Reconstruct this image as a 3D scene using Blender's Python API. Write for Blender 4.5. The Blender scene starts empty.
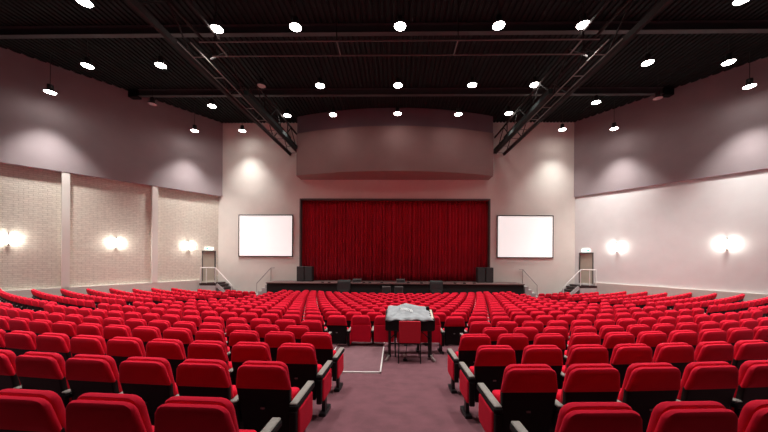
import bpy, math, random
from mathutils import Vector, Matrix
random.seed(4)
scn = bpy.context.scene
COL = scn.collection
CZ = 3.1                      # eye height above the lowest floor level
K, SL = 38.15, 0.717          # side walls: X = SL*(K - Y)
BACK = 21.0
FRONT = -5.0
CEIL = CZ + 9.32
STEP = CZ + 4.15
STAGE = CZ - 1.77
C0 = 31.3                     # centre of the seating arcs on the hall axis
SP = 0.55
pi = math.pi

# ------------------------------------------------------------------ materials
def mat(name, col, rough=0.6, metal=0.0, emit=None, estr=0.0, var=0.0, vscale=20, bump=0.0, bscale=200, sheen=0.0, spec=0.5):
    m = bpy.data.materials.new(name); m.use_nodes = True
    nt = m.node_tree; b = nt.nodes['Principled BSDF']
    b.inputs['Base Color'].default_value = (*col, 1)
    b.inputs['Roughness'].default_value = rough
    b.inputs['Metallic'].default_value = metal
    b.inputs['Specular IOR Level'].default_value = spec
    if sheen:
        b.inputs['Sheen Weight'].default_value = sheen
        b.inputs['Sheen Roughness'].default_value = 0.4
        b.inputs['Sheen Tint'].default_value = (min(1, col[0]*1.6), col[1]*2+0.05, col[2]*2+0.08, 1)
    if emit:
        b.inputs['Emission Color'].default_value = (*emit, 1)
        b.inputs['Emission Strength'].default_value = estr
    if var or bump:
        tc = nt.nodes.new('ShaderNodeTexCoord')
    if var:
        n = nt.nodes.new('ShaderNodeTexNoise'); n.inputs['Scale'].default_value = vscale; n.inputs['Detail'].default_value = 6
        r = nt.nodes.new('ShaderNodeValToRGB')
        r.color_ramp.elements[0].position = 0.3; r.color_ramp.elements[1].position = 0.7
        r.color_ramp.elements[0].color = (*[c*(1-var) for c in col], 1)
        r.color_ramp.elements[1].color = (*[min(1, c*(1+var)) for c in col], 1)
        nt.links.new(tc.outputs['Object'], n.inputs['Vector'])
        nt.links.new(n.outputs['Fac'], r.inputs['Fac']); nt.links.new(r.outputs['Color'], b.inputs['Base Color'])
    if bump:
        n2 = nt.nodes.new('ShaderNodeTexNoise'); n2.inputs['Scale'].default_value = bscale
        bp = nt.nodes.new('ShaderNodeBump'); bp.inputs['Strength'].default_value = bump; bp.inputs['Distance'].default_value = 0.01
        nt.links.new(tc.outputs['Object'], n2.inputs['Vector'])
        nt.links.new(n2.outputs['Fac'], bp.inputs['Height']); nt.links.new(bp.outputs['Normal'], b.inputs['Normal'])
    return m

M = {}
M['red'] = mat('red_fabric', (0.70, 0.005, 0.032), 0.85, sheen=0.12, var=0.06, vscale=9, bump=0.25, bscale=260, spec=0.25)
M['redchair'] = mat('red_vinyl', (0.52, 0.003, 0.02), 0.7, var=0.03)
M['black'] = mat('black_plastic', (0.004, 0.0035, 0.004), 0.6, spec=0.25)
M['blackmetal'] = mat('black_metal', (0.007, 0.007, 0.008), 0.45, 0.1)
M['armpad'] = mat('grey_beech_armrest', (0.30, 0.275, 0.25), 0.4, var=0.12, vscale=30)
M['tag'] = mat('tag_grey', (0.30, 0.28, 0.27), 0.4)
M['steel'] = mat('brushed_steel', (0.55, 0.53, 0.50), 0.35, 0.8)
M['carpet'] = mat('plum_carpet', (0.155, 0.058, 0.072), 0.95, var=0.16, vscale=5, bump=0.5, bscale=420)
M['cover_carpet'] = mat('plum_platform_cover', (0.165, 0.075, 0.088), 0.9, var=0.12, vscale=7, bump=0.4, bscale=420)
M['trimmetal'] = mat('pale_edge_trim', (0.75, 0.72, 0.70), 0.4, 0.2)
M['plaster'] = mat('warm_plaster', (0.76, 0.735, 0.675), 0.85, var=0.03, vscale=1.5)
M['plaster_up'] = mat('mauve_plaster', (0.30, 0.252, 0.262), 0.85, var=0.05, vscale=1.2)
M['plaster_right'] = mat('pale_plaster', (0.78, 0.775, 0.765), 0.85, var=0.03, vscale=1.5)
M['plinth'] = mat('beige_plinth', (0.60, 0.56, 0.51), 0.85, var=0.03, vscale=3)
M['drum'] = mat('rose_panel', (0.27, 0.165, 0.155), 0.8, var=0.04, vscale=1.5)
M['rearwall'] = mat('dark_rear_wall', (0.06, 0.05, 0.055), 0.9)
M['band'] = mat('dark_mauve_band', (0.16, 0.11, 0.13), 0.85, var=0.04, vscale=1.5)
M['ceil'] = mat('black_steel_deck', (0.014, 0.019, 0.018), 0.8, var=0.15, vscale=3, spec=0.15)
M['beam'] = mat('charcoal_steel', (0.050, 0.052, 0.053), 0.6)
M['truss'] = mat('brown_black_truss', (0.026, 0.021, 0.020), 0.85, spec=0.2)
M['rung'] = mat('worn_steel_rung', (0.16, 0.14, 0.13), 0.6)
M['lamp'] = mat('lamp_housing', (0.02, 0.02, 0.02), 0.45, 0.3)
M['glow'] = mat('lamp_glow', (1, 1, 1), 0.5, emit=(1.0, 0.93, 0.88), estr=40)
M['unlit'] = mat('unlit_glass_reflection', (0.50, 0.36, 0.36), 0.15)  # reddish reflections of the hall are painted into the glass colour
M['sconce'] = mat('sconce_glow', (1, 1, 1), 0.5, emit=(1.0, 0.94, 0.86), estr=20)
M['screen'] = mat('screen_white_glow', (0.90, 0.88, 0.87), 0.8, emit=(1.0, 0.98, 0.95), estr=0.6)  # faint emission added to brighten the blank screens
M['frame'] = mat('screen_frame', (0.035, 0.03, 0.03), 0.5)
M['stagetop'] = mat('stage_boards', (0.16, 0.09, 0.085), 0.5, var=0.15, vscale=4)
M['stagefront'] = mat('black_stage_cloth', (0.013, 0.011, 0.011), 0.9)
M['curtain'] = mat('crimson_curtain', (0.47, 0.003, 0.022), 0.9, sheen=0.25, var=0.12, vscale=1.3)
M['door'] = mat('beige_door', (0.50, 0.45, 0.36), 0.6, var=0.04, vscale=3)
M['doorframe'] = mat('grey_door_frame', (0.10, 0.09, 0.085), 0.5)
M['exit'] = mat('exit_sign_white', (0.9, 0.95, 0.9), 0.5, emit=(0.85, 1.0, 0.92), estr=2.0)
M['exitgreen'] = mat('exit_sign_green', (0.02, 0.4, 0.12), 0.5, emit=(0.05, 0.8, 0.3), estr=0.8)
M['rail'] = mat('pale_handrail', (0.85, 0.83, 0.80), 0.5)
M['railgrey'] = mat('grey_handrail', (0.42, 0.38, 0.36), 0.5)
M['landing'] = mat('pale_landing', (0.50, 0.47, 0.46), 0.7)
M['tread'] = mat('dark_tread', (0.030, 0.014, 0.014), 0.6)
M['cloth'] = mat('grey_dust_cover', (0.30, 0.315, 0.33), 0.75, var=0.18, vscale=6, bump=0.4, bscale=30)
M['white'] = mat('white_print', (0.75, 0.75, 0.75), 0.6)
M['cream'] = mat('cream_panel', (0.62, 0.55, 0.42), 0.5)
M['speaker'] = mat('speaker_black', (0.022, 0.020, 0.020), 0.7)
M['grille'] = mat('speaker_grille', (0.035, 0.033, 0.034), 0.8, bump=0.6, bscale=90)
M['monitorgrey'] = mat('dark_grey_box', (0.09, 0.075, 0.075), 0.7)

def brick_mat():
    m = mat('stacked_pale_brick', (0.5, 0.43, 0.36), 0.9)
    nt = m.node_tree; b = nt.nodes['Principled BSDF']
    uv = nt.nodes.new('ShaderNodeTexCoord')
    br = nt.nodes.new('ShaderNodeTexBrick')
    br.inputs['Color1'].default_value = (0.80, 0.76, 0.655, 1)
    br.inputs['Color2'].default_value = (0.75, 0.70, 0.60, 1)
    br.inputs['Mortar'].default_value = (0.63, 0.585, 0.49, 1)
    br.inputs['Scale'].default_value = 1.0
    br.inputs['Brick Width'].default_value = 0.30; br.inputs['Row Height'].default_value = 0.10
    br.inputs['Mortar Size'].default_value = 0.012; br.inputs['Mortar Smooth'].default_value = 0.3
    n = nt.nodes.new('ShaderNodeTexNoise'); n.inputs['Scale'].default_value = 7; n.inputs['Detail'].default_value = 8
    mx = nt.nodes.new('ShaderNodeMix'); mx.data_type = 'RGBA'; mx.blend_type = 'MULTIPLY'; mx.inputs[0].default_value = 0.35
    rp = nt.nodes.new('ShaderNodeValToRGB'); rp.color_ramp.elements[0].position = .35; rp.color_ramp.elements[1].position = .65
    rp.color_ramp.elements[0].color = (.6, .6, .6, 1)
    bp = nt.nodes.new('ShaderNodeBump'); bp.inputs['Strength'].default_value = 0.6; bp.inputs['Distance'].default_value = 0.02
    L = nt.links.new
    L(uv.outputs['UV'], br.inputs['Vector']); L(uv.outputs['UV'], n.inputs['Vector'])
    L(n.outputs['Fac'], rp.inputs['Fac']); L(br.outputs['Color'], mx.inputs[6]); L(rp.outputs['Color'], mx.inputs[7])
    L(mx.outputs[2], b.inputs['Base Color']); L(br.outputs['Fac'], bp.inputs['Height']); bp.invert = True
    L(bp.outputs['Normal'], b.inputs['Normal'])
    return m
M['brick'] = brick_mat()

# ------------------------------------------------------------------ mesh builder
class MB:
    def __init__(s): s.v = []; s.f = []
    def add(s, vs, fs):
        o = len(s.v); s.v += [tuple(v) for v in vs]; s.f += [tuple(i+o for i in f) for f in fs]; return s
    def hexa(s, p):
        return s.add(p, [(0,3,2,1),(4,5,6,7),(0,1,5,4),(1,2,6,5),(2,3,7,6),(3,0,4,7)])
    def box(s, x0, x1, y0, y1, z0, z1):
        return s.hexa([(x0,y0,z0),(x1,y0,z0),(x1,y1,z0),(x0,y1,z0),(x0,y0,z1),(x1,y0,z1),(x1,y1,z1),(x0,y1,z1)])
    def bbox(s, x0, x1, y0, y1, z0, z1, b=0.01):
        """box with chamfered edges along every side"""
        xs = (x0, x1); ys = (y0, y1); zs = (z0, z1); V = []; idx = {}
        for i in (0,1):
            for j in (0,1):
                for k in (0,1):
                    sx, sy, sz = (1,-1)[i], (1,-1)[j], (1,-1)[k]
                    for a, d in (('x',(0,sy*b,sz*b)),('y',(sx*b,0,sz*b)),('z',(sx*b,sy*b,0))):
                        idx[i,j,k,a] = len(V); V.append((xs[i]+d[0], ys[j]+d[1], zs[k]+d[2]))
        F = []
        def q(*t): F.append(tuple(idx[a] for a in t))
        for i in (0,1): q((i,0,0,'x'),(i,1,0,'x'),(i,1,1,'x'),(i,0,1,'x'))
        for j in (0,1): q((0,j,0,'y'),(1,j,0,'y'),(1,j,1,'y'),(0,j,1,'y'))
        for k in (0,1): q((0,0,k,'z'),(1,0,k,'z'),(1,1,k,'z'),(0,1,k,'z'))
        for j in (0,1):
            for k in (0,1): q((0,j,k,'y'),(1,j,k,'y'),(1,j,k,'z'),(0,j,k,'z'))
        for i in (0,1):
            for k in (0,1): q((i,0,k,'x'),(i,1,k,'x'),(i,1,k,'z'),(i,0,k,'z'))
            for j in (0,1): q((i,j,0,'x'),(i,j,1,'x'),(i,j,1,'y'),(i,j,0,'y'))
        for i in (0,1):
            for j in (0,1):
                for k in (0,1): q((i,j,k,'x'),(i,j,k,'y'),(i,j,k,'z'))
        return s.add(V, F)
    def tube(s, a, b, r, n=8, r2=None):
        a = Vector(a); b = Vector(b); r2 = r if r2 is None else r2
        d = (b-a).normalized(); u = d.orthogonal().normalized(); w = d.cross(u)
        vs = []
        for p, rr in ((a, r), (b, r2)):
            for i in range(n):
                t = 2*pi*i/n; vs.append(p+(u*math.cos(t)+w*math.sin(t))*rr)
        fs = [(i,(i+1)%n,n+(i+1)%n,n+i) for i in range(n)] + [tuple(range(n))[::-1], tuple(range(n,2*n))]
        return s.add(vs, fs)
    def bar(s, a, b, w, h):
        """rectangular bar between two points, h measured along world z where possible"""
        a = Vector(a); b = Vector(b); d = (b-a).normalized()
        up = Vector((0,0,1)) if abs(d.z) < .95 else Vector((0,1,0))
        sd = d.cross(up).normalized()*w/2; u = sd.cross(d).normalized()*h/2
        return s.hexa([a-sd-u, a+sd-u, b+sd-u, b-sd-u, a-sd+u, a+sd+u, b+sd+u, b-sd+u])
    def path(s, pts, r, n=6):
        for a, b in zip(pts, pts[1:]): s.tube(a, b, r, n)
        return s
    def lathe(s, prof, n=16, c=(0,0,0)):
        vs = []; fs = []
        for r, z in prof:
            for i in range(n):
                t = 2*pi*i/n; vs.append((c[0]+r*math.cos(t), c[1]+r*math.sin(t), c[2]+z))
        for k in range(len(prof)-1):
            for i in range(n):
                fs.append((k*n+i, k*n+(i+1)%n, (k+1)*n+(i+1)%n, (k+1)*n+i))
        fs.append(tuple(range(n))[::-1]); fs.append(tuple(range((len(prof)-1)*n, len(prof)*n)))
        return s.add(vs, fs)
    def pad(s, wb, wt, z0, z1, y0, y1, r=.05, rb=.015, b=.02, shear=0.0, H=.95, crown=0.0):
        """upholstered pad: rounded trapezoid outline in x-z, thickness y0..y1, soft edges"""
        out = []
        def w(z): return wb+(wt-wb)*(z-z0)/(z1-z0)
        for (sx, zc, rr, a0) in ((1, z1-r, r, 0), (-1, z1-r, r, 90), (-1, z0+rb, rb, 180), (1, z0+rb, rb, 270)):
            cx = sx*(w(zc)-rr)
            for k in range(5):
                a = math.radians(a0+k*22.5)
                out.append((cx+rr*math.cos(a), zc+rr*math.sin(a)))
        cz = (z0+z1)/2; hz = (z1-z0)/2; n = len(out)
        rings = [(y0-crown, b*2.2), (y0+b*.02, b*.95), (y0+b*.35, b*.30), (y0+b, 0), (y1-b, 0), (y1-b*.35, b*.30), (y1-b*.02, b*.95), (y1+crown, b*2.2)]
        vs = []
        for (y, ins) in rings:
            fx = (wb-ins)/wb; fz = (hz-ins)/hz
            for x, z in out:
                zz = cz+(z-cz)*fz
                vs.append((x*fx, y+(H-zz)*shear, zz))
        fs = []
        for k in range(len(rings)-1):
            for i in range(n):
                fs.append((k*n+i, k*n+(i+1)%n, (k+1)*n+(i+1)%n, (k+1)*n+i))
        fs.append(tuple(range(n))[::-1]); fs.append(tuple(range((len(rings)-1)*n, len(rings)*n)))
        return s.add(vs, fs)
    def mesh(s, name, m, smooth=True, angle=40):
        me = bpy.data.meshes.new(name); me.from_pydata(s.v, [], s.f); me.update()
        import bmesh
        bm = bmesh.new(); bm.from_mesh(me); bmesh.ops.recalc_face_normals(bm, faces=bm.faces); bm.to_mesh(me); bm.free()
        if m: me.materials.append(m)
        if smooth:
            me.polygons.foreach_set('use_smooth', [True]*len(me.polygons)); me.set_sharp_from_angle(angle=math.radians(angle))
        return me
    def build(s, name, m, parent=None, smooth=True, angle=40):
        o = bpy.data.objects.new(name, s.mesh(name, m, smooth, angle)); COL.objects.link(o)
        if parent: o.parent = parent
        return o

def tag(o, label=None, cat=None, group=None, kind=None):
    if label: o['label'] = label
    if cat: o['category'] = cat
    if group: o['group'] = group
    if kind: o['kind'] = kind
    return o
def empty(name, loc=(0,0,0), rz=0.0, **kw):
    o = bpy.data.objects.new(name, None); COL.objects.link(o); o.location = loc; o.rotation_euler = (0,0,rz)
    o.empty_display_size = .1
    return tag(o, **kw)
def struct(name, mb, m, parent=None, smooth=False, label=None, cat=None):
    o = mb.build(name, m, parent, smooth)
    if parent is None: tag(o, label, cat, kind='structure')
    return o
def copy_tree(o, parent=None):
    c = o.copy(); COL.objects.link(c); c.parent = parent
    for ch in list(o.children): copy_tree(ch, c)
    return c
ORD = ['first','second','third','fourth','fifth','sixth','seventh','eighth','ninth','tenth','eleventh','twelfth','thirteenth','fourteenth','fifteenth','sixteenth','seventeenth','eighteenth','nineteenth','twentieth']

# ------------------------------------------------------------------ rake of the floor
DN = [1.7+.88*n for n in range(19)]
OFF = [145,107,88.3,77.1,70.8,65,59.8,56,53.2,51,49,46.9,45.0,43.4,41.9,40.5,39.2,38.1,37.0]
HN = [o*d/300 for o, d in zip(OFF, DN)]
SH = .90
def drop(d):
    if d <= DN[0]: return HN[0]+SH-(DN[0]-d)*.11
    if d >= DN[-1]: return HN[-1]+SH
    t = (d-DN[0])/.88; i = int(t); f = t-i
    return HN[i]*(1-f)+HN[min(i+1, 18)]*f+SH
BC = 37.0                     # the side banks curve about a point further back on the axis
def bank_top(k):
    P = [(5, 1.49+.085*5), (6, 1.97), (7, 2.03), (8, 2.08), (9, 2.12), (11, 2.165)]
    if k <= 5: return 1.49+.085*k
    for (a, u), (b, v) in zip(P, P[1:]):
        if k <= b: return u+(v-u)*(k-a)/(b-a)
    return 2.165
def floor_z(x, y):
    d1 = drop(C0-math.hypot(x, C0-y))
    xe = max(7.9, min(10.3, 9.8-.27*(y-8)))
    t = max(0, min(1, (abs(x)-xe)/.6))
    if t <= 0: return CZ-d1
    d2 = bank_top((29.75-math.hypot(x, BC-y))/.93)+SH
    return CZ-(d1*(1-t)+d2*t)
LOW = CZ-drop(30)

# ------------------------------------------------------------------ shell
def side_box(side, y0, y1, z0, z1, o0, o1):
    """slab following a side wall, o = distance inward from the wall face"""
    L = math.hypot(SL, 1); nx, ny = 1/L, -SL/L
    P = []
    for z in (z0, z1):
        for (y, o) in ((y0, o0), (y0, o1), (y1, o1), (y1, o0)):
            x = -SL*(K-y)+nx*o
            P.append((x*side, y+ny*o, z))
    return P
def sb(mb, side, *a): mb.hexa(side_box(-side, *a)); return mb     # side: -1 left, +1 right
def wall_pt(side, y, o, z):
    L = math.hypot(SL, 1)
    return Vector((side*(SL*(K-y)-o/L), y-o*SL/L, z))

# floor
NX, ys = 60, [FRONT+i*.4 for i in range(int((BACK+.6-FRONT)/.4)+1)]
mb = MB(); V = []
for y in ys:
    hw = SL*(K-y)+.3
    for i in range(NX+1):
        x = -hw+2*hw*i/NX; V.append((x, y, floor_z(x, y)))
F = [(j*(NX+1)+i, j*(NX+1)+i+1, (j+1)*(NX+1)+i+1, (j+1)*(NX+1)+i) for j in range(len(ys)-1) for i in range(NX)]
mb.add(V, F)
struct('floor', mb, M['carpet'], smooth=True)

# ceiling: corrugated deck, ribs run towards the stage
mb = MB(); xs = []; x = -31.0; k = 0
prof = []
while x < 31:
    prof += [(x, CEIL), (x+.11, CEIL), (x+.135, CEIL+.06), (x+.205, CEIL+.06)]; x += .23
V = [(x, y, z) for y in (FRONT, BACK+.3) for x, z in prof]; n = len(prof)
mb.add(V, [(i, i+1, n+i+1, n+i) for i in range(n-1)])
mb.box(-31, 31, FRONT, BACK+.3, CEIL+.12, CEIL+.2)
struct('ceiling', mb, M['ceil'])

# back wall with stage opening
OX, OZ = 6.62, CZ+3.97
OC = -.12
mb = MB(); W = 12.75
mb.box(-W, OC-OX, BACK, BACK+.3, LOW-.3, CEIL+.1); mb.box(OC+OX, W, BACK, BACK+.3, LOW-.3, CEIL+.1)
mb.box(OC-OX, OC+OX, BACK, BACK+.3, OZ, CEIL+.1); mb.box(OC-OX, OC+OX, BACK, BACK+.3, LOW-.3, STAGE-.05)
struct('wall_back', mb, M['plaster'])
mb = MB().box(-OX-.3, OX+.3, BACK+.9, BACK+1.0, STAGE-.3, OZ+.3)
mb.box(-OX-.3, OX+.3, BACK+.3, BACK+1.0, OZ+.2, OZ+.3); mb.box(-OX-.3, OX+.3, BACK+.3, BACK+1.0, STAGE-.25, STAGE-.15)
mb.box(-OX-.35, -OX-.25, BACK+.3, BACK+1.0, STAGE-.3, OZ+.3); mb.box(OX+.25, OX+.35, BACK+.3, BACK+1.0, STAGE-.3, OZ+.3)
struct('wall_behind_stage', mb, M['stagefront'])
mb = MB()
mb.box(OC-OX-.05, OC-OX+.04, BACK-.04, BACK+.32, STAGE, OZ+.04); mb.box(OC+OX-.04, OC+OX+.05, BACK-.04, BACK+.32, STAGE, OZ+.04)
mb.box(OC-OX+.04, OC+OX-.04, BACK-.04, BACK+.32, OZ-.05, OZ+.04)
struct('trim_1', mb, M['doorframe'])
# rear wall behind the viewer
mb = MB().box(-31.2, 31.2, FRONT-.3, FRONT, -1, CEIL+.1)
struct('wall_rear', mb, M['rearwall'])

# left wall: upper plaster, recessed brick panels, pilasters, plinth
PT = CZ-1.68
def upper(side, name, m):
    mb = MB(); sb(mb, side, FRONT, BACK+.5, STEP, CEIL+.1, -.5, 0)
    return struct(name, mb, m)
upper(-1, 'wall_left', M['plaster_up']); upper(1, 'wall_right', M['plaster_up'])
def uvbox(o, side):
    me = o.data; uv = me.uv_layers.new(name='UVMap'); L = math.hypot(SL, 1)
    for l in me.loops:
        c = me.vertices[l.vertex_index].co; uv.data[l.index].uv = (c.y*L, c.z)
DY0, DY1 = 20.02, 20.74       # door opening along the side walls
DT = CZ+.29
mb = MB()
sb(mb, -1, FRONT, DY0, LOW-.3, STEP, -.5, -.22); sb(mb, -1, DY1, BACK+.5, LOW-.3, STEP, -.5, -.22)
sb(mb, -1, DY0, DY1, DT, STEP, -.5, -.22); sb(mb, -1, DY0, DY1, LOW-.3, STAGE, -.5, -.22)
o = struct('wall_left_brick', mb, M['brick']); uvbox(o, -1)
mb = MB()
for (y0, y1) in ((FRONT, DY0), (DY1, BACK+.5)):
    sb(mb, 1, y0, y1, LOW-.3, STEP, -.5, -.07)
sb(mb, 1, DY0, DY1, DT, STEP, -.5, -.07); sb(mb, 1, DY0, DY1, LOW-.3, STAGE, -.5, -.07)
struct('wall_right_lower', mb, M['plaster_right'])
mb = MB()
for y in (2.7, 5.75, 8.8, 11.83, 14.86, 17.85):
    sb(mb, -1, y-.1, y+.13, PT, STEP, -.22, -.02)
struct('trim_2', mb, M['plaster'])
mb = MB(); sb(mb, -1, FRONT, BACK, LOW-.3, PT, -.22, -.03)
# keep the plinth clear of the door
mb = MB(); sb(mb, -1, FRONT, DY0-.05, LOW-.3, PT, -.22, -.03)
struct('baseboard_left', mb, M['plinth'])
mb = MB(); sb(mb, 1, FRONT, DY0-.05, LOW-.3, PT, -.07, .05)
struct('baseboard_right', mb, M['plinth'])
mb = MB(); sb(mb, 1, 13.98, 14.0, PT, STEP, -.07, -.06)
struct('trim_3', mb, M['plinth'])

# doors
for side, nm, lab in ((-1, 'door_1', 'beige door on the landing at the front of the left brick wall'), (1, 'door_2', 'beige door on the landing at the front of the right wall')):
    oo = -.22 if side < 0 else -.07
    mb = MB(); sb(mb, side, DY0+.05, DY1-.05, STAGE, DT-.05, oo-.12, oo-.06)
    d = mb.build(nm, M['door'], smooth=False); tag(d, kind='structure')
    fr = MB(); sb(fr, side, DY0, DY0+.05, STAGE, DT, oo-.14, oo+.02); sb(fr, side, DY1-.05, DY1, STAGE, DT, oo-.14, oo+.02)
    sb(fr, side, DY0, DY1, DT-.05, DT+.0, oo-.14, oo+.02)
    fr.build('door_frame', M['doorframe'], d, smooth=False)
    h = MB(); a = wall_pt(side, DY0+.12, oo-.04, STAGE+1.0); b = wall_pt(side, DY0+.2, oo-.03, STAGE+1.0)
    h.tube(a, b, .012); h.tube(a, wall_pt(side, DY0+.12, oo-.09, STAGE+1.0), .01)
    h.build('door_handle', M['steel'], d)
    # exit sign
    e = MB(); ye = (DY0+DY1)/2
    sb(e, side, ye-.2, ye+.2, DT+.06, DT+.24, oo, oo+.06)
    eo = e.build('exit_sign', M['exit'], smooth=False)
    tag(eo, 'small lit exit sign above the '+('left' if side < 0 else 'right')+' side door', 'sign')
    g = MB(); sb(g, side, ye-.17, ye-.06, DT+.09, DT+.21, oo+.055, oo+.065); sb(g, side, ye+.0, ye+.12, DT+.135, DT+.165, oo+.055, oo+.065)
    sb(g, side, ye+.10, ye+.13, DT+.115, DT+.185, oo+.055, oo+.065)
    g.build('pictogram', M['exitgreen'], eo, smooth=False)

# curved bulkhead above the curtain
def arc_pts(rec, n=32):
    P = []
    hw, y_e, y_c = 6.55, 19.95, 18.75
    s = y_e-y_c; R = (hw*hw+s*s)/(2*s); cy = y_c+R
    a0 = math.asin(hw/R)
    for i in range(n+1):
        a = -a0+2*a0*i/n; P.append(((R-rec)*math.sin(a), cy-(R-rec)*math.cos(a)))
    return P
def drum(z0, z1, rec):
    P = arc_pts(rec); P = [(P[0][0], BACK)]+P+[(P[-1][0], BACK)]; n = len(P)
    return MB().add([(x, y, z) for z in (z0, z1) for x, y in P],
        [(i, (i+1) % n, n+(i+1) % n, n+i) for i in range(n)]+[tuple(range(n))[::-1], tuple(range(n, 2*n))])
t = empty('curved_bulkhead', (-.14, 0, 0), label='curved rose-brown bulkhead bulging from the back wall above the curtain', cat='bulkhead')
drum(CZ+5.33, CZ+8.15, 0).build('lower_face', M['drum'], t)
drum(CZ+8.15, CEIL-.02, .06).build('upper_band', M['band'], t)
t['kind'] = 'structure'; t.name = 'wall_bulkhead'
for k in ('label', 'category'):
    if k in t: del t[k]

# ------------------------------------------------------------------ stage
st = empty('stage', (0, 19.5, LOW), label='low black fronted stage platform below the red curtain', cat='stage')
def rel(mb, o):
    l = Vector(o.location)
    mb.v = [tuple(Vector(v)-l) for v in mb.v]; return mb
struct('floor_behind_proscenium', MB().box(OC-OX+.04, OC+OX-.04, BACK, BACK+.88, STAGE-.06, STAGE-.001), M['stagetop'])
rel(MB().box(-8.5, 8.3, 19.45, BACK-.045, STAGE-.06, STAGE), st).build('stage_deck', M['stagetop'], st, smooth=False)
rel(MB().box(-8.46, 8.26, 19.5, BACK-.05, LOW, STAGE-.06), st).build('stage_skirt', M['stagefront'], st, smooth=False)

# curtain
cu = empty('stage_curtain', (OC, BACK+.42, STAGE), label='closed deep crimson pleated stage curtain filling the proscenium', cat='curtain')
for sgn in (-1, 1):
    mb = MB(); V = []; F = []; n = 620; rows = 10; ph = random.random()*6
    fr = [random.uniform(.8, 1.25) for _ in range(60)]
    acc = 0; yy = []
    for i in range(n+1):
        u = i/n; acc += fr[int(u*59)]
        yy.append(.075*math.sin(acc*.62*.5+ph)+.035*math.sin(acc*.21+ph*2)+.02*math.sin(acc*.5*1.7))
    for j in range(rows+1):
        z = (OZ-STAGE+.12)*j/rows+.01
        k = 1.0-.35*(j/rows)
        for i in range(n+1):
            x = sgn*(-.03+(OX+.22)*i/n)
            V.append((x, yy[i]*k+.02*math.sin(i*.07+j*.5)+(0.06 if sgn > 0 else 0), z))
    for j in range(rows):
        for i in range(n): F.append((j*(n+1)+i, j*(n+1)+i+1, (j+1)*(n+1)+i+1, (j+1)*(n+1)+i))
    o = mb.add(V, F).build('curtain_panel', M['curtain'], cu, angle=80)
    so = o.modifiers.new('thick', 'SOLIDIFY'); so.thickness = .008

# projection screens
for sgn, x0, x1, side in ((-1, -11.1, -7.25, 'left'), (1, 7.0, 10.88, 'right')):
    s = empty('projection_screen', ((x0+x1)/2, BACK, CZ+1.38), label=f'blank white projection screen on the back wall, {side} of the curtain', cat='screen', group='projection screens beside the curtain')
    w = (x1-x0)/2; h = 1.48
    MB().box(-w+.06, w-.06, -.05, -.02, -h+.06, h-.06).build('screen_surface', M['screen'], s, smooth=False)
    f = MB(); f.box(-w, w, -.07, -.001, h-.06, h); f.box(-w, w, -.07, -.001, -h, -h+.07)
    f.box(-w, -w+.06, -.07, -.001, -h+.07, h-.06); f.box(w-.06, w, -.07, -.001, -h+.07, h-.06)
    f.build('screen_frame', M['frame'], s, smooth=False)

# loudspeakers at the ends of the curtain
def cabinet(name, x, y, z, w, d, h, label, cat, group=None, woofers=((.5, .3),), m='speaker', tilt=0):
    t = empty(name, (x, y, z), label=label, cat=cat, group=group)
    if tilt:
        b = MB().hexa([(-w/2, -d/2, 0), (w/2, -d/2, 0), (w/2, d/2, 0), (-w/2, d/2, 0), (-w/2, -d/2+h*.15, h*.85), (w/2, -d/2+h*.15, h*.85), (w/2, d/2-.04, h), (-w/2, d/2-.04, h)])
    else: b = MB().bbox(-w/2, w/2, -d/2, d/2, 0, h, .015)
    b.build('cabinet', M[m], t, smooth=False)
    if not tilt:
        MB().bbox(-w/2+.03, w/2-.03, -d/2-.018, -d/2-.001, .04, h-.04, .006).build('grille', M['grille'], t, smooth=False)
    else:
        MB().box(-w/2+.05, w/2-.05, -d/2+.01, -d/2+.03, h*.12, h*.7).build('grille', M['grille'], t, smooth=False)
    return t
for x, lab in ((-6.52, 'outer tall black loudspeaker standing at the left end of the curtain'), (-5.98, 'inner tall black loudspeaker standing at the left end of the curtain'),
               (5.78, 'inner tall black loudspeaker standing at the right end of the curtain'), (6.33, 'outer tall black loudspeaker standing at the right end of the curtain')):
    cabinet('loudspeaker', x, 20.62, STAGE, .52, .5, 1.02, lab, 'loudspeaker', 'loudspeakers at the curtain ends')
for x, s in ((-3.33, 'left'), (2.58, 'right')):
    cabinet('subwoofer', x, 19.2, LOW, .7, .42, STAGE-.40-LOW, f'black bass cabinet on the floor before the stage, {s} one under a monitor', 'loudspeaker', 'bass cabinets before the stage')
    cabinet('stage_monitor', x, 19.2, STAGE-.40, .8, .42, .62, f'large black monitor speaker at the stage edge, {s} of the centre', 'loudspeaker', 'large monitors at the stage edge', tilt=1)
for x, s in ((-.60, 'left'), (.18, 'right')):
    cabinet('bass_cabinet', x, 19.18, LOW, .55, .42, 1.12, f'dark box speaker against the stage front near the middle, {s} of the pair', 'loudspeaker', 'pair of boxes at the middle of the stage front', m='monitorgrey')
for x, s in ((-2.58, 'left'), (.32, 'right')):
    cabinet('wedge_monitor', x, 20.0, STAGE, .56, .36, .24, f'small grey wedge monitor lying on the stage, {s} one of two', 'loudspeaker', 'small wedge monitors on the stage', m='monitorgrey', tilt=1)
for i, px in enumerate((322.5, 329, 364, 370, 382, 408.6, 421.5, 455, 464.5, 474)):
    x = (px-396)/300*19.6
    t = empty('floor_socket_box', (x, 19.62, STAGE), label='small dark connection box lying along the front edge of the stage', cat='connection box', group='small boxes along the stage edge')
    MB().bbox(-.09, .09, -.06, .06, 0, .06, .01).build('case', M['black'], t, smooth=False)
    MB().tube((0, .05, .03), (.02, .16, .012), .01).build('plug', M['blackmetal'], t)

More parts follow.
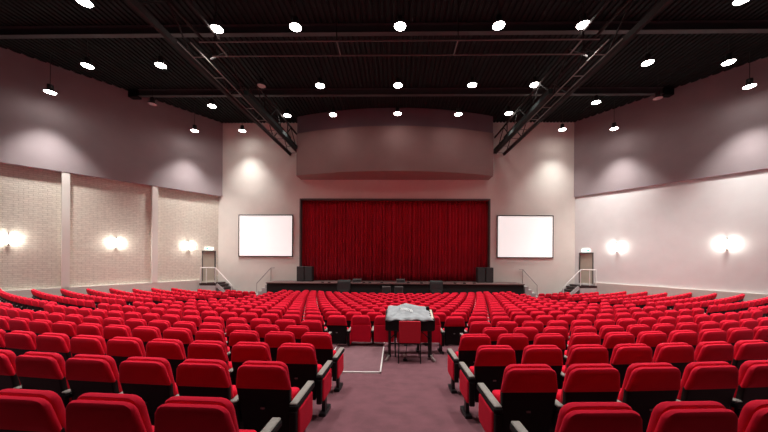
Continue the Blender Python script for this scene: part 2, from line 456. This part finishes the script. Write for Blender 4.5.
# landings, steps and rails on both sides of the stage
for side in (-1, 1):
    w = 'left' if side < 0 else 'right'
    A = Vector((side*12.05, 20.0, LOW))
    t = empty('door_landing', A, label=f'pale raised landing with handrail outside the {w} side door', cat='landing')
    def P(x, y, z): return (side*x-A.x, y-A.y, z-A.z)
    xw = SL*(K-19.75)+.0; xw2 = SL*(K-20.95)
    pts = [(12.0, 19.75), (xw-.1, 19.75), (xw2-.02, 20.95), (12.0, 20.95)]
    z0, z1 = LOW, STAGE-.26
    mb = MB().hexa([P(x, y, z0) for x, y in pts]+[P(x, y, z1) for x, y in pts]); mb.build('landing_base', M['landing'], t, smooth=False)
    mb = MB().hexa([P(x, y, z1) for x, y in pts]+[P(x, y, STAGE-.10) for x, y in pts]); mb.build('landing_top', M['tread'], t, smooth=False)
    r = MB(); zt = STAGE+.93
    pr = [(xw-.15, 19.8), (12.05, 19.8), (10.95, 19.8)]
    r.path([P(*pr[0], STAGE-.1), P(*pr[0], zt), P(*pr[1], zt), P(*pr[2], zt-1.15)], .03, 8)
    for x in (12.05, 12.65): r.tube(P(x, 19.8, STAGE-.1), P(x, 19.8, zt), .026)
    r.tube(P(10.95, 19.8, LOW), P(10.95, 19.8, zt-1.15), .026)
    r.build('handrail', M['rail'], t)
    for k in range(5):
        zz = STAGE-(k+1)*(STAGE-LOW)/6
        x1 = 12.0-k*.24
        MB().box(*sorted((side*(x1-.26)-A.x, side*x1-A.x)), 19.85-A.y, 20.9-A.y, zz-.12-A.z, zz-A.z).build('step', M['tread'], t, smooth=False)
    s = MB()
    for yy_ in (19.83, 20.9):
        s.bar(P(12.0, yy_, STAGE-.2), P(10.8, yy_, LOW+.05), .04, .22)
    s.build('stringer', M['landing'], t, smooth=False)
    # stage steps
    B = Vector((side*8.85, 20.3, LOW))
    t = empty('stage_steps', B, label=f'short steps with pale handrail at the {w} end of the stage', cat='steps')
    def Q(x, y, z): return (side*x-B.x, y-B.y, z-B.z)
    for k in range(5):
        zz = STAGE-(k+1)*(STAGE-LOW)/6; x0 = 8.54+k*.24
        MB().box(*sorted((side*x0-B.x, side*(x0+.24)-B.x)), 20.0-B.y, 20.9-B.y, .005, zz-B.z).build('step', M['landing'], t, smooth=False)
    r = MB()
    r.path([Q(8.5, 20.86, STAGE+.9), Q(8.75, 20.86, STAGE+.9), Q(9.75, 20.86, STAGE-.2)], .032, 8)
    r.tube(Q(8.75, 20.86, STAGE-.3), Q(8.75, 20.86, STAGE+.9), .025)
    r.tube(Q(9.75, 20.86, LOW), Q(9.75, 20.86, STAGE-.2), .025)
    r.build('handrail', M['railgrey'], t)

# ------------------------------------------------------------------ seats
SHR = .20
def seat_meshes():
    g = {}
    g['back_pad'] = MB().pad(.248, .205, .655, .878, -.080, -.028, r=.075, rb=.012, b=.024, shear=SHR, H=.9, crown=.006).mesh('back_pad', M['red'])
    g['backrest'] = MB().pad(.245, .203, .33, .895, -.034, .03, r=.075, rb=.03, b=.024, shear=SHR, H=.9, crown=.008).mesh('backrest', M['red'])
    g['back_shell'] = MB().pad(.205, .238, .20, .67, -.07, -.02, r=.01, rb=.02, b=.008, shear=SHR, H=.9).mesh('back_shell', M['black'])
    g['back_shell_red'] = MB().pad(.238, .238, .26, .67, -.075, -.015, r=.01, rb=.02, b=.01, shear=SHR*.5, H=.9).mesh('back_shell', M['red'])
    g['seat_cushion'] = MB().pad(.243, .222, .25, .555, .115, .235, r=.03, rb=.05, b=.03, shear=-.22, H=.25).mesh('seat_cushion', M['red'])
    def arm(s):
        a = MB(); x = s*.27
        a.bbox(x-.04, x+.04, -.03, .47, .475, .53, .012)
        a.bbox(x-.018, x+.018, .05, .33, .22, .48, .008)
        return a.mesh('armrest', M['black'], True, 30)
    def armpad(s):
        x = s*.27; return MB().bbox(x-.034, x+.034, -.02, .46, .528, .545, .007).mesh('arm_pad', M['armpad'], True, 30)
    def leg(s):
        x = s*.27; a = MB(); a.box(x-.02, x+.02, .16, .24, -.02, .25)
        a.bbox(x-.042, x+.042, .10, .36, -.03, .025, .008); return a.mesh('leg', M['blackmetal'], True, 30)
    def endp(s):
        x = s*.275; a = MB()
        a.v = []
        a.pad(.19, .185, .20, .478, -.035, .035, r=.02, rb=.06, b=.014)
        a.v = [(x+s*.005+y, .20+xx, z) for xx, y, z in a.v]
        return a.mesh('end_panel', M['red'], True)
    def endf(s):
        x = s*.27; return MB().bbox(x-.03, x+.03, -.035, .02, .20, .48, .008).mesh('end_frame', M['black'], True, 30)
    for s in (-1, 1):
        g['leg_short', s] = MB().box(s*.27-.02, s*.27+.02, .16, .24, .178, .25).mesh('leg', M['blackmetal'], False)
        g['armrest', s] = arm(s); g['arm_pad', s] = armpad(s); g['leg', s] = leg(s); g['end_panel', s] = endp(s); g['end_frame', s] = endf(s)
    g['number_plate'] = MB().box(-.024, .012, -.012, -.002, .480, .495).mesh('number_plate', M['tag'], False)
    return g
G = seat_meshes()
def proto(side, aisle, style='normal'):
    """side: on which side of the axis the seat is (its outer side carries the shared armrest)"""
    t = empty('theatre_seat')
    def part(name, key, parent=t):
        o = bpy.data.objects.new(name, G[key]); COL.objects.link(o); o.parent = parent; return o
    part('back_pad', 'back_pad'); part('backrest', 'backrest')
    part('back_shell', 'back_shell_red' if style == 'red' else 'back_shell')
    part('seat_cushion', 'seat_cushion')
    for s in ((side, -side) if aisle else (side,)):
        a = part('armrest', ('armrest', s)); part('arm_pad', ('arm_pad', s), a)
        part('leg', ('leg_short' if style == 'red' and side < 0 else 'leg', s))
    if aisle:
        e = part('end_panel', ('end_panel', -side)); part('end_frame', ('end_frame', -side), e)
    if style != 'red': part('number_plate', 'number_plate')
    return t

# seat positions
YAW, ROLL = math.radians(1.0), math.radians(.3)
def project(x, y):
    c, s = math.cos(YAW), math.sin(YAW)
    dep = y*c-x*s; lat = x*c+y*s
    return dep, (384+6.76+300*lat/dep if dep > .3 else 9999)
seats = []      # dict(n, block, side, idx, x, y, rz, aisle, style)
def place(n, s, dy, block, idx, aisle, style='normal'):
    R = C0-DN[n]; a = s/R
    x = R*math.sin(a); y = C0-R*math.cos(a)+dy
    if abs(x) < 8.9 and y > 18.75: return
    if y > 18.85: return
    dep, px = project(x, y)
    if dep < .9 or px < -45 or px > 815: return
    f = 1.0
    seats.append(dict(n=n, s=s, block=block, side=-1 if s < 0 else 1, idx=idx, x=x, y=y, rz=a, aisle=aisle, style=style, dep=dep))
EDGE = {5: 9.9, 6: 9.05, 7: 8.75, 8: 8.45, 9: 8.15, 10: 7.85, 11: 7.6}
for n in range(19):
    R = C0-DN[n]
    for side in (-1, 1):
        if n <= 3: s0 = .875
        elif n <= 5: s0 = 1.46
        elif n % 2 == 0: s0 = 0.0
        else: s0 = .275
        if n > 5 and n % 2 and side == 1: place(n, 0.0, 0, 'centre', 0, False)
        k = 0
        while True:
            s = s0+SP*(k+.5)
            if R*math.sin(min(1.5, (s+.27)/R)) > EDGE.get(n, 10.2 if n < 5 else 7.35): break
            ais = (n <= 5 and k == 0)
            sty = 'red' if (n == 6 and k < 2) else 'normal'
            place(n, side*s, .0 if sty == 'normal' else .12, 'main', k+1, ais or (n == 6 and k == 2), sty)
            k += 1
for kk in range(-2, 10):
    R = 29.75-.93*kk
    xi, xo = 10.6-.28*kk, 17.15-.41*kk
    for side in (-1, 1):
        sg = R*math.asin(xi/R)+.275; k = 0
        while R*math.sin(sg/R) < xo:
            a = side*sg/R; x = R*math.sin(a); y = BC-R*math.cos(a)
            dep, px = project(x, y)
            if y < 18.5 and dep > .9 and -45 < px < 815:
                seats.append(dict(n=kk+6, s=side*sg, block='bank', side=side, idx=k+1, x=x, y=y, rz=a, aisle=False, style='normal', dep=dep))
            sg += SP; k += 1
seats.sort(key=lambda q: q['dep'])
near, far = seats[:300], seats[300:]
print('SEATS', len(seats), 'near', len(near), 'depth limit', near[-1]['dep'])
protos = {}
def seat_label(q):
    w = 'left' if q['side'] < 0 else 'right'
    n = q['n']
    if q['block'] == 'bank':
        return f"red seat in {w} side bank, {ORD[n-4]} row from camera, {ORD[q['idx']-1]} from inner aisle"
    if n <= 5:
        return f"red seat {w} of carpeted aisle, {ORD[n]} row from camera, {ORD[q['idx']-1]} from aisle"
    if n == 6 and q['style'] == 'red':
        return f"all red backed seat in mixing desk row, {ORD[q['idx']-1]} {w} of hall centre"
    if q['block'] == 'centre':
        return f"red seat exactly on hall centre line, {ORD[n-7]} row beyond mixing desk row"
    if n == 6:
        return f"red seat in mixing desk row, {ORD[q['idx']-1]} {w} of hall centre"
    return f"red seat, {ORD[n-7]} row beyond mixing desk row, {ORD[q['idx']-1]} {w} of hall centre"
def grp(q):
    w = 'left' if q['side'] < 0 else 'right'
    if q['block'] == 'bank': return f'theatre seats in the {w} side bank'
    return 'theatre seats in the main block'
for q in near:
    key = (q['side'], q['aisle'], q['style'])
    if key not in protos: t = protos[key] = proto(*key)
    else: t = copy_tree(protos[key])
    t.location = (q['x'], q['y'], floor_z(q['x'], q['y']-.0)-.0); t.rotation_euler = (0, 0, q['rz'])
    tag(t, seat_label(q), 'seat', grp(q))
# the rest of the seats far down the hall: one object
def merged(qs):
    keys = [('back_pad', 0), ('backrest', 0), ('back_shell', 1), ('seat_cushion', 0)]
    V = []; F = []; MI = []
    mats = [M['red'], M['black'], M['armpad'], M['blackmetal']]
    cache = {}
    def get(k):
        if k not in cache:
            me = G[k]; cache[k] = ([tuple(v.co) for v in me.vertices], [tuple(p.vertices) for p in me.polygons])
        return cache[k]
    for q in qs:
        ks = keys+[(('armrest', q['side']), 1), (('arm_pad', q['side']), 2), (('leg', q['side']), 3)]
        if q['aisle']: ks += [(('armrest', -q['side']), 1), (('arm_pad', -q['side']), 2), (('end_panel', -q['side']), 0)]
        c, s = math.cos(q['rz']), math.sin(q['rz']); z0 = floor_z(q['x'], q['y'])
        for k, mi in ks:
            vs, fs = get(k); o = len(V)
            V += [(q['x']+c*x-s*y, q['y']+s*x+c*y, z0+z) for x, y, z in vs]
            F += [tuple(i+o for i in f) for f in fs]; MI += [mi]*len(fs)
    me = bpy.data.meshes.new('distant_theatre_seats'); me.from_pydata(V, [], F)
    for m in mats: me.materials.append(m)
    me.polygons.foreach_set('material_index', MI); me.polygons.foreach_set('use_smooth', [True]*len(MI))
    me.set_sharp_from_angle(angle=math.radians(40)); me.update()
    o = bpy.data.objects.new('distant_theatre_seats', me); COL.objects.link(o)
    return tag(o, 'mass of small red theatre seats filling the hall up to the stage', 'seats', kind='stuff')
if far: merged(far)

# ------------------------------------------------------------------ mixing position
FZ = floor_z(.3, 6.4)-.03
# carpeted platform cover with pale metal edge
def level_slab(x0, x1, y0, y1, h):
    zt = floor_z(-.85, 5.5)+h
    return MB().hexa([(x0,y0,floor_z(x0,y0)),(x1,y0,floor_z(x1,y0)),(x1,y1,floor_z(x1,y1)),(x0,y1,floor_z(x0,y1)),(x0,y0,zt),(x1,y0,zt),(x1,y1,zt),(x0,y1,zt)])
def slope_slab(x0, x1, y0, y1, h, lift=0.0, n=8):
    mb = MB()
    for i in range(n):
        a = y0+(y1-y0)*i/n; b = y0+(y1-y0)*(i+1)/n
        za, zb = floor_z((x0+x1)/2, a)+lift, floor_z((x0+x1)/2, b)+lift
        mb.hexa([(x0,a,za),(x1,a,za),(x1,b,zb),(x0,b,zb),(x0,a,za+h),(x1,a,za+h),(x1,b,zb+h),(x0,b,zb+h)])
    return mb
t = empty('wheelchair_platform', (-.85, 6.2, floor_z(-.85, 6.2)), label='low level carpeted platform with a pale metal edge, left of the mixing desk', cat='platform')
rel(level_slab(-1.37, -.29, 5.53, 7.42, .02), t).build('cover_panel', M['cover_carpet'], t, smooth=False)
e = level_slab(-.29, -.265, 5.50, 7.42, .028); e2 = level_slab(-1.395, -.265, 5.50, 5.53, .028); e3 = level_slab(-1.395, -1.37, 5.53, 7.42, .028); zt = floor_z(-.85, 5.5)
e.v = [(x, y, z if z > zt+.02 else zt+.0 if y > 6 else z) for x, y, z in e.v]
for x in (e2, e3): e.add(x.v, x.f)
rel(e, t).build('edge_trim', M['trimmetal'], t, smooth=False)

# console on a stand
DT_ = FZ+.93
def at0(o, p): return tuple(Vector(p)-Vector(o.location))
stn = empty('desk_stand', (.28, 6.6, FZ), label='black metal stand with splayed feet carrying the covered mixing desk', cat='stand')
for x in (-.13, .76):
    p = MB(); fz = floor_z(x, 6.6)-FZ
    p.box(x-.28-.03, x-.28+.03, -.04, .04, fz+.05, .69)
    p.build('post', M['blackmetal'], stn, smooth=False)
    f = MB()
    for dy in (-.24, .24):
        zf = floor_z(x, 6.6+dy)-FZ
        f.bar((x-.28, 0, fz+.09), (x-.28+(.07 if x > 0 else -.07), dy, zf+.03), .035, .035)
        f.tube((x-.28+(.07 if x > 0 else -.07), dy, zf), (x-.28+(.07 if x > 0 else -.07), dy, zf+.04), .022, 10)
    f.build('foot', M['steel'], stn)
    b = MB().bar((x-.28, -.03, .45), (x-.28+(.25 if x < 0 else -.25), -.03, .69), .02, .02); b.build('brace', M['blackmetal'], stn, smooth=False)
MB().box(-.48, .53, -.25, .20, .69, .712).build('top_frame', M['blackmetal'], stn, smooth=False)
MB().bar((-.41, .0, .35), (.48, .0, .35), .03, .03).build('cross_bar', M['blackmetal'], stn, smooth=False)
for x in (-.30, .44):
    MB().bar((x, .05, .69), (x+.02, .05, .04), .035, .035).build('rear_post', M['blackmetal'], stn, smooth=False)

con = empty('mixing_console', (.28, 6.6, FZ+.815), label='black audio mixing console on the stand, only its right end showing cream controls', cat='mixing desk')
c = MB().hexa([(-.50,-.27,-.10),(.55,-.27,-.10),(.55,.24,-.0),(-.50,.24,-.0),(-.50,-.27,.10),(.55,-.27,.10),(.55,.24,.24),(-.50,.24,.24)])
c.build('console_body', M['black'], con, smooth=False)
MB().hexa([(.40,-.20,.125),(.53,-.20,.125),(.53,.22,.238),(.40,.22,.238),(.40,-.20,.135),(.53,-.20,.135),(.53,.22,.250),(.40,.22,.250)]).build('end_panel', M['cream'], con, smooth=False)
k = MB()
for yy_ in (-.12, -.03, .07): k.lathe([(.018, 0), (.016, .03), (.010, .034)], 10, (.465, yy_, .135+(yy_+.20)*.27))
k.build('control_knob', M['black'], con)
k = MB().bbox(.40, .47, .10, .2, .23, .33, .01); k.build('meter_box', M['black'], con, smooth=False)
# cloth cover
cv = empty('dust_cover', (.31, 6.6, FZ+.875), label='crumpled grey dust cover draped over the mixing console', cat='cover')
mb = MB(); V = []; F = []; nu, nv = 48, 30
def ch(u, v):
    # u,v in -1..1 ; height of the cloth over the console
    x = u*.50; y = v*.29
    h = .155+.05*(1-abs(u)**3)+.09*v
    h += .032*math.exp(-((u+.05)**2*5+(v-.3)**2*3))
    h -= .02*math.exp(-((u+.62)**2*16))*(1-.4*v)
    h += .026*math.exp(-((u+.93)**2*60))
    h += .016*math.sin(3.1*u+2*v+.5)+.006*math.sin(8*u-6*v+1)
    h += .022*max(0, 1-abs(u+.55-.45*v)/.10)*(1-.3*v)-.018*max(0, 1-abs(u-.1+.7*v)/.2)
    e = max(abs(u)**10, abs(v)**8)
    return h*(1-.0*e)
for j in range(nv+1):
    v = -1+2*j/nv
    for i in range(nu+1):
        u = -1+2*i/nu
        # outer rim drapes down
        uu = max(-1, min(1, u*1.12)); vv = max(-1, min(1, v*1.18))
        over = max(0, abs(u)*1.12-1)/.12, max(0, abs(v)*1.18-1)/.18
        dn = max(over)
        z = ch(uu, vv)*(1-dn)+(.045+.014*math.sin(9*u+7*v))*dn
        rx = .50+.015*dn*math.sin(14*v); ry = .29+.02*dn*math.sin(15*u)
        x = uu*(rx-.03*(1-dn)); y = vv*(ry-.04*(1-dn))
        x -= .04*(v > .5)*0
        V.append((x-.02, y-.0, z))
for j in range(nv):
    for i in range(nu): F.append((j*(nu+1)+i, j*(nu+1)+i+1, (j+1)*(nu+1)+i+1, (j+1)*(nu+1)+i))
o = mb.add(V, F).build('cloth', M['cloth'], cv, angle=80)
so = o.modifiers.new('thick', 'SOLIDIFY'); so.thickness = .004; so.offset = 1
# lettering printed on the cover
tc = bpy.data.curves.new('lettering', 'FONT'); tc.body = 'Soundcraft'; tc.size = .082; tc.extrude = .0015
to = bpy.data.objects.new('lettering_tmp', tc); COL.objects.link(to)
bpy.context.view_layer.update()
dg = bpy.context.evaluated_depsgraph_get()
me = bpy.data.meshes.new_from_object(to.evaluated_get(dg)); bpy.data.objects.remove(to)
me.name = 'lettering'; me.materials.clear(); me.materials.append(M['white'])
for v in me.vertices:
    x, y = v.co.x, v.co.y
    X = -.20+x*.80; Y = .02+y*1.8-.36*x
    u, vv = X/.47, Y/.25
    v.co = (X-.02, Y, ch(max(-1, min(1, u)), max(-1, min(1, vv)))+.010+v.co.z)
lo = bpy.data.objects.new('lettering', me); COL.objects.link(lo); lo.parent = cv
tag(lo, 'white brand lettering')

# red chair in front of the desk
ch_ = empty('side_chair', (.295, 6.27, floor_z(.3, 6.3)), label='red upright chair with thin black legs, its back to the camera at the mixing desk', cat='chair')
MB().pad(.225, .225, .43, .885, -.045, -.005, r=.012, rb=.012, b=.008, shear=-.0).build('backrest', M['redchair'], ch_)
MB().pad(.215, .215, -.42, .0, -.02, .02, r=.03, rb=.03, b=.008).build('seat', M['redchair'], ch_)
s_ = ch_.children[-1]; s_.data.transform(Matrix(((1,0,0,0),(0,0,-1,.0),(0,1,0,.455),(0,0,0,1))))
for sx in (-1, 1):
    MB().tube((sx*.23, -.03, -.02), (sx*.225, .0, .47), .012).build('leg', M['blackmetal'], ch_)
    MB().tube((sx*.235, .42, -.05), (sx*.21, .38, .45), .012).build('leg', M['blackmetal'], ch_)
    MB().tube((sx*.225, .0, .47), (sx*.215, .0, .84), .011).build('back_post', M['blackmetal'], ch_)
MB().tube((-.22, .0, .44), (.22, .0, .44), .01).build('seat_rail', M['blackmetal'], ch_)
# cable and plug below the desk
cb = empty('floor_cable', (.22, 6.5, floor_z(.22, 6.5)), label='thin dark cable with a pale plug hanging down beneath the mixing desk', cat='cable')
MB().path([(.12, .05, .80), (.10, .0, .55), (.03, -.03, .35), (.0, .0, .12), (-.02, -.02, .03)], .008).build('cord', M['black'], cb)
MB().bbox(-.055, .03, -.04, .04, .09, .13, .01).build('plug', M['trimmetal'], cb, smooth=False)
MB().lathe([(.05, -.0), (.045, .03), (.015, .05)], 12, (-.01, -.02, 0)).build('base', M['black'], cb)

# ------------------------------------------------------------------ roof steel
for i, (y, lab) in enumerate(((16.75, 'dark steel roof beam crossing the ceiling nearest the back wall'), (12.1, 'dark steel roof beam crossing the ceiling above the middle rows'), (7.4, 'dark steel roof beam crossing the ceiling nearest the camera'))):
    hw = SL*(K-y)-.25
    t = empty('roof_beam', (0, y, CEIL), label=lab, cat='beam', group='steel roof beams')
    MB().box(-hw, hw, -.11, .11, -.36, -.335).build('lower_flange', M['beam'], t, smooth=False)
    MB().box(-hw, hw, -.012, .012, -.335, -.0).build('web', M['beam'], t, smooth=False)
    MB().box(-hw, hw, -.11, .11, -.025, -.001).build('upper_flange', M['beam'], t, smooth=False)
    for sx in (-1, 1):
        MB().box(*sorted((sx*hw, sx*(hw-.5))), -.16, .16, -.45, -.0).build('end_bracket', M['black'], t, smooth=False)

TZ = CZ+7.1
for side in (-1, 1):
    w = 'left' if side < 0 else 'right'
    t = empty('lighting_catwalk', (side*7.15, 6.0, TZ), label=f'long dark steel lighting truss running to the stage on the {w}', cat='truss')
    def P(x, y, z): return (side*(x-7.15), y-6.0, z-TZ)
    XO, XI = 7.44, 6.9; Y0, Y1 = 5.2, 20.93
    MB().bar(P(XO, Y0, TZ), P(XO, Y1, TZ), .11, .20).build('outer_chord', M['truss'], t, smooth=False)
    MB().bar(P(XI, 9.9, TZ), P(XI, Y1, TZ), .03, .03).build('inner_rail', M['rung'], t, smooth=False)
    MB().bar(P(XO-.10, 9.9, TZ+.02), P(XO-.10, Y1, TZ+.02), .02, .03).build('outer_rail', M['rung'], t, smooth=False)
    for x in (XO, XI-.1):
        MB().bar(P(x, Y0, TZ+1.15), P(x, Y1, TZ+1.15), .07, .09).build('upper_chord', M['truss'], t, smooth=False)
    y = 10.65
    while y < 20.7:
        MB().bar(P(XI, y, TZ), P(XO-.1, y, TZ), .028, .028).build('rung', M['rung'], t, smooth=False); y += 1.25
    y = 6.0; k = 0
    while y < 20:
        for x in (XO, XI-.1):
            if x != XO and y < 9.9: continue
            z0, z1 = (TZ+.03, TZ+1.12) if k % 2 == 0 else (TZ+1.12, TZ+.03)
            MB().bar(P(x, y, z0), P(x, y+1.2, z1), .04, .04).build('brace', M['truss'], t, smooth=False)
        k += 1; y += 1.2
    for y in (7.4, 12.1, 16.75, 20.3):
        zt = CEIL-.36 if y < 20 else CEIL
        MB().bar(P(XO-.02, y, TZ+1.15), P(XO-.02, y, zt), .05, .05).build('hanger', M['truss'], t, smooth=False)
    # dark floor panels of the inner side near the stage
    MB().box(*sorted((P(XI, 0, 0)[0], P(XI-.28, 0, 0)[0])), 13.2-6, 20.9-6, .02, .22).build('gangway_plate', M['ceil'], t, smooth=False)
t = empty('cross_catwalk', (0, 10.25, TZ), label='steel lighting ladder crossing between the two long trusses above the seats', cat='truss')
for y in (-.36, .36):
    MB().bar((-6.6, y, 0), (6.6, y, 0), .03, .035).build('rail', M['rung'], t, smooth=False)
for x in (-6.05, -2.0, 2.0, 6.05):
    MB().bar((x, -.36, 0), (x, .36, 0), .035, .035).build('rung', M['rung'], t, smooth=False)
for x in (-6.05, -2, 2, 6.05):
    MB().bar((x, -.36, 0), (x, -.36, CEIL-TZ), .03, .03).build('hanger', M['truss'], t, smooth=False)

# ------------------------------------------------------------------ ceiling floodlights
LG = {}
LG['housing'] = MB().lathe([(.06, .36), (.11, .34), (.115, .16), (.08, .13), (.15, .09), (.215, .005), (.208, .0), (.15, .05)], 20).mesh('reflector', M['lamp'])
LG['glow'] = MB().lathe([(.205, .004), (.195, -.012), (.1, -.03)], 20).mesh('lens', M['glow'])
LG['unlit'] = MB().lathe([(.205, .004), (.195, -.012), (.1, -.03)], 20).mesh('lens', M['unlit'])
PWR = 1450
def light(name, loc, parent=None, size=66, power=PWR, blend=.5, col=(1.0, .96, .92)):
    ld = bpy.data.lights.new(name, 'SPOT'); ld.energy = power; ld.spot_size = math.radians(size); ld.spot_blend = blend
    ld.shadow_soft_size = .22; ld.color = col
    o = bpy.data.objects.new(name, ld); COL.objects.link(o); o.location = loc
    if parent: o.parent = parent
    return o
lamps = [ # x, y, z above eye, lit, label
 (-10.3, 9.7, 8.3, 1, 'lit round ceiling floodlight cut by the top edge, at the far left'),
 (-6.62, 10.9, 8.3, 1, 'large lit ceiling floodlight just right of the left truss, nearest row'),
 (-3.7, 10.85, 8.3, 1, 'large glowing ceiling floodlight in the nearest row, left of the centre one'),
 (.1, 10.85, 8.3, 1, 'large glowing ceiling floodlight in the middle of the nearest row'),
 (3.65, 10.85, 8.3, 1, 'large glowing ceiling floodlight in the nearest row, right of the centre one'),
 (6.65, 10.85, 8.3, 1, 'large lit ceiling floodlight beside the right truss, nearest row'),
 (11.1, 9.85, 8.3, 1, 'lit round ceiling floodlight cut by the top edge, at the far right'),
 (-13.55, 12.9, 8.25, 1, 'lit hanging floodlight near the left wall under the second row, outer one'),
 (-10.3, 12.9, 8.25, 1, 'lit hanging floodlight left of the left truss, beside the outer one'),
 (-6.6, 14.5, 8.25, 0, 'unlit floodlight, pinkish reflection tinted into its glass, hanging at the left truss'),
 (-3.75, 14.6, 8.3, 1, 'lit ceiling floodlight in the second row, left of the centre one'),
 (.05, 14.6, 8.3, 1, 'lit ceiling floodlight in the middle of the second row'),
 (3.65, 14.6, 8.3, 1, 'lit ceiling floodlight in the second row, right of the centre one'),
 (6.65, 14.6, 8.3, 1, 'lit ceiling floodlight in the second row, just inside the right truss'),
 (10.7, 13.0, 8.3, 1, 'lit hanging floodlight right of the right truss, above the roof beam'),
 (14.1, 13.0, 8.3, 1, 'lit hanging floodlight near the right wall, outer one of the second row'),
 (-16.15, 13.7, 7.55, 1, 'lit floodlight hanging low on a long cord by the left wall, nearest the camera'),
 (-13.3, 16.1, 8.2, 0, 'unlit floodlight hanging below the end of the roof beam on the left'),
 (-10.3, 16.55, 8.3, 1, 'lit small floodlight left of the left truss, below the roof beam'),
 (-6.5, 17.7, 8.3, 1, 'lit small floodlight inside the left truss near the bulkhead corner'),
 (-3.75, 17.6, 8.3, 1, 'lit small floodlight before the bulkhead, left of the centre one'),
 (.05, 17.5, 8.3, 1, 'lit small floodlight before the middle of the bulkhead'),
 (3.6, 17.6, 8.3, 1, 'lit small floodlight before the bulkhead, right of the centre one'),
 (6.5, 17.5, 8.3, 1, 'lit small floodlight inside the right truss near the bulkhead corner'),
 (10.7, 16.3, 8.3, 1, 'lit small floodlight right of the right truss, below the roof beam'),
 (13.45, 15.7, 8.2, 0, 'unlit floodlight hanging below the end of the roof beam on the right'),
 (15.95, 13.85, 7.75, 1, 'lit floodlight hanging low on a cord by the right wall, nearest the camera'),
 (-12.6, 18.5, 7.75, 1, 'lit floodlight hanging low on a cord by the left wall, near the back corner'),
 (-10.3, 19.85, 8.3, 1, 'lit small floodlight at the back wall, left of the left truss'),
 (10.8, 19.75, 8.3, 1, 'lit small floodlight at the back wall, right of the right truss'),
 (12.95, 18.1, 7.65, 1, 'lit floodlight hanging low on a cord by the right wall, near the back corner'),
]
for (x, y, z, lit, lab) in lamps:
    t = empty('ceiling_floodlight', (x, y, CZ+z), label=lab, cat='ceiling light', group='round floodlights hanging from the ceiling')
    for nm, k in (('reflector', 'housing'), ('lens', 'glow' if lit else 'unlit')):
        o = bpy.data.objects.new(nm, LG[k]); COL.objects.link(o); o.parent = t
    top = CEIL-(CZ+z)
    MB().tube((0, 0, .33), (0, 0, top), .012, 6).build('cord', M['lamp'], t)
    if lit: light('lamp_light', (0, 0, -.06), t, size=90 if y > 19 else 52 if (y > 17.4 and abs(x) < 8) else 84 if (z < 8 or abs(x) > 10) else 66, power=PWR*(1.5 if z < 8 else 1), blend=1.0 if y > 19 else .85 if z < 8 else .75)
# the same grid of ceiling lamps goes on over the rear of the hall, out of the picture
for y in (6.9, 3.0):
    for x in (-17, -13.5, -10.3, -6.6, -3.7, 0, 3.7, 6.6, 10.3, 13.5, 17):
        light('rear_lamp_light', (x, y, CZ+8.3), size=84 if abs(x) > 10 else 66, power=PWR*(.6 if y < 5 else .9))

# ------------------------------------------------------------------ wall sconces
def sconce(side, y, z, lab):
    oo = -.22 if side < 0 else -.07
    p = wall_pt(side, y, oo, CZ+z)
    L = math.hypot(SL, 1); rz = math.atan2(1, SL)*(-side) if False else 0
    t = empty('wall_sconce', p, label=lab, cat='wall lamp', group='glowing wall lamps')
    ax = Vector((-side*SL, 1, 0)).normalized()      # along wall
    nn = Vector((-side, -SL, 0)).normalized()       # into room
    def bx(a0, a1, n0, n1, z0, z1):
        P = []
        for zz in (z0, z1):
            for a, n in ((a0, n0), (a1, n0), (a1, n1), (a0, n1)): P.append(ax*a+nn*n+Vector((0, 0, zz)))
        return MB().hexa(P)
    bx(-.05, .05, 0, .02, -.27, .27).build('back_plate', M['steel'], t, smooth=False)
    bx(-.022, .022, .0, .14, -.33, .33).build('front_plate', M['steel'], t, smooth=False)
    for a in (-.075, .075):
        g = MB(); c = ax*a+nn*.07
        g.tube(c+Vector((0, 0, -.22)), c+Vector((0, 0, .22)), .045, 10); g.build('glass_tube', M['sconce'], t)
    for a in (-.125, .125):
        ld = bpy.data.lights.new('sconce_light', 'POINT'); ld.energy = 22; ld.shadow_soft_size = .06; ld.color = (1, .94, .86)
        o = bpy.data.objects.new('sconce_light', ld); COL.objects.link(o); o.parent = t; o.location = ax*a+nn*.13
sconce(-1, 13.42, .70, 'glowing white wall lamp on the left brick wall, nearest the camera')
sconce(-1, 16.45, .66, 'glowing white wall lamp in the middle panel of the left brick wall')
sconce(-1, 19.35, .60, 'glowing white wall lamp on the left brick wall, beside the door')
sconce(1, 18.95, .62, 'glowing white wall lamp on the right wall, near the door')
sconce(1, 15.2, .68, 'glowing white wall lamp on the right wall, nearest the camera')

# ------------------------------------------------------------------ world, camera, colour
w = bpy.data.worlds.new('world'); scn.world = w; w.use_nodes = True
w.node_tree.nodes['Background'].inputs[0].default_value = (.0, .0, .0, 1)
cam = bpy.data.cameras.new('camera'); co = bpy.data.objects.new('camera', cam); COL.objects.link(co)
cam.sensor_width = 36; cam.lens = 300/768*36; cam.clip_start = .05; cam.clip_end = 200
cam.shift_x = -6.76/768; cam.shift_y = 40/768
co.matrix_world = Matrix.Translation((0, 0, CZ)) @ Matrix.Rotation(YAW, 4, 'Z') @ Matrix.Rotation(pi/2, 4, 'X') @ Matrix.Rotation(ROLL, 4, 'Z')
scn.camera = co
vs = scn.view_settings
vs.view_transform = 'Standard'; vs.look = 'None'; vs.gamma = 1.0; vs.use_curve_mapping = False; vs.exposure = 0.1
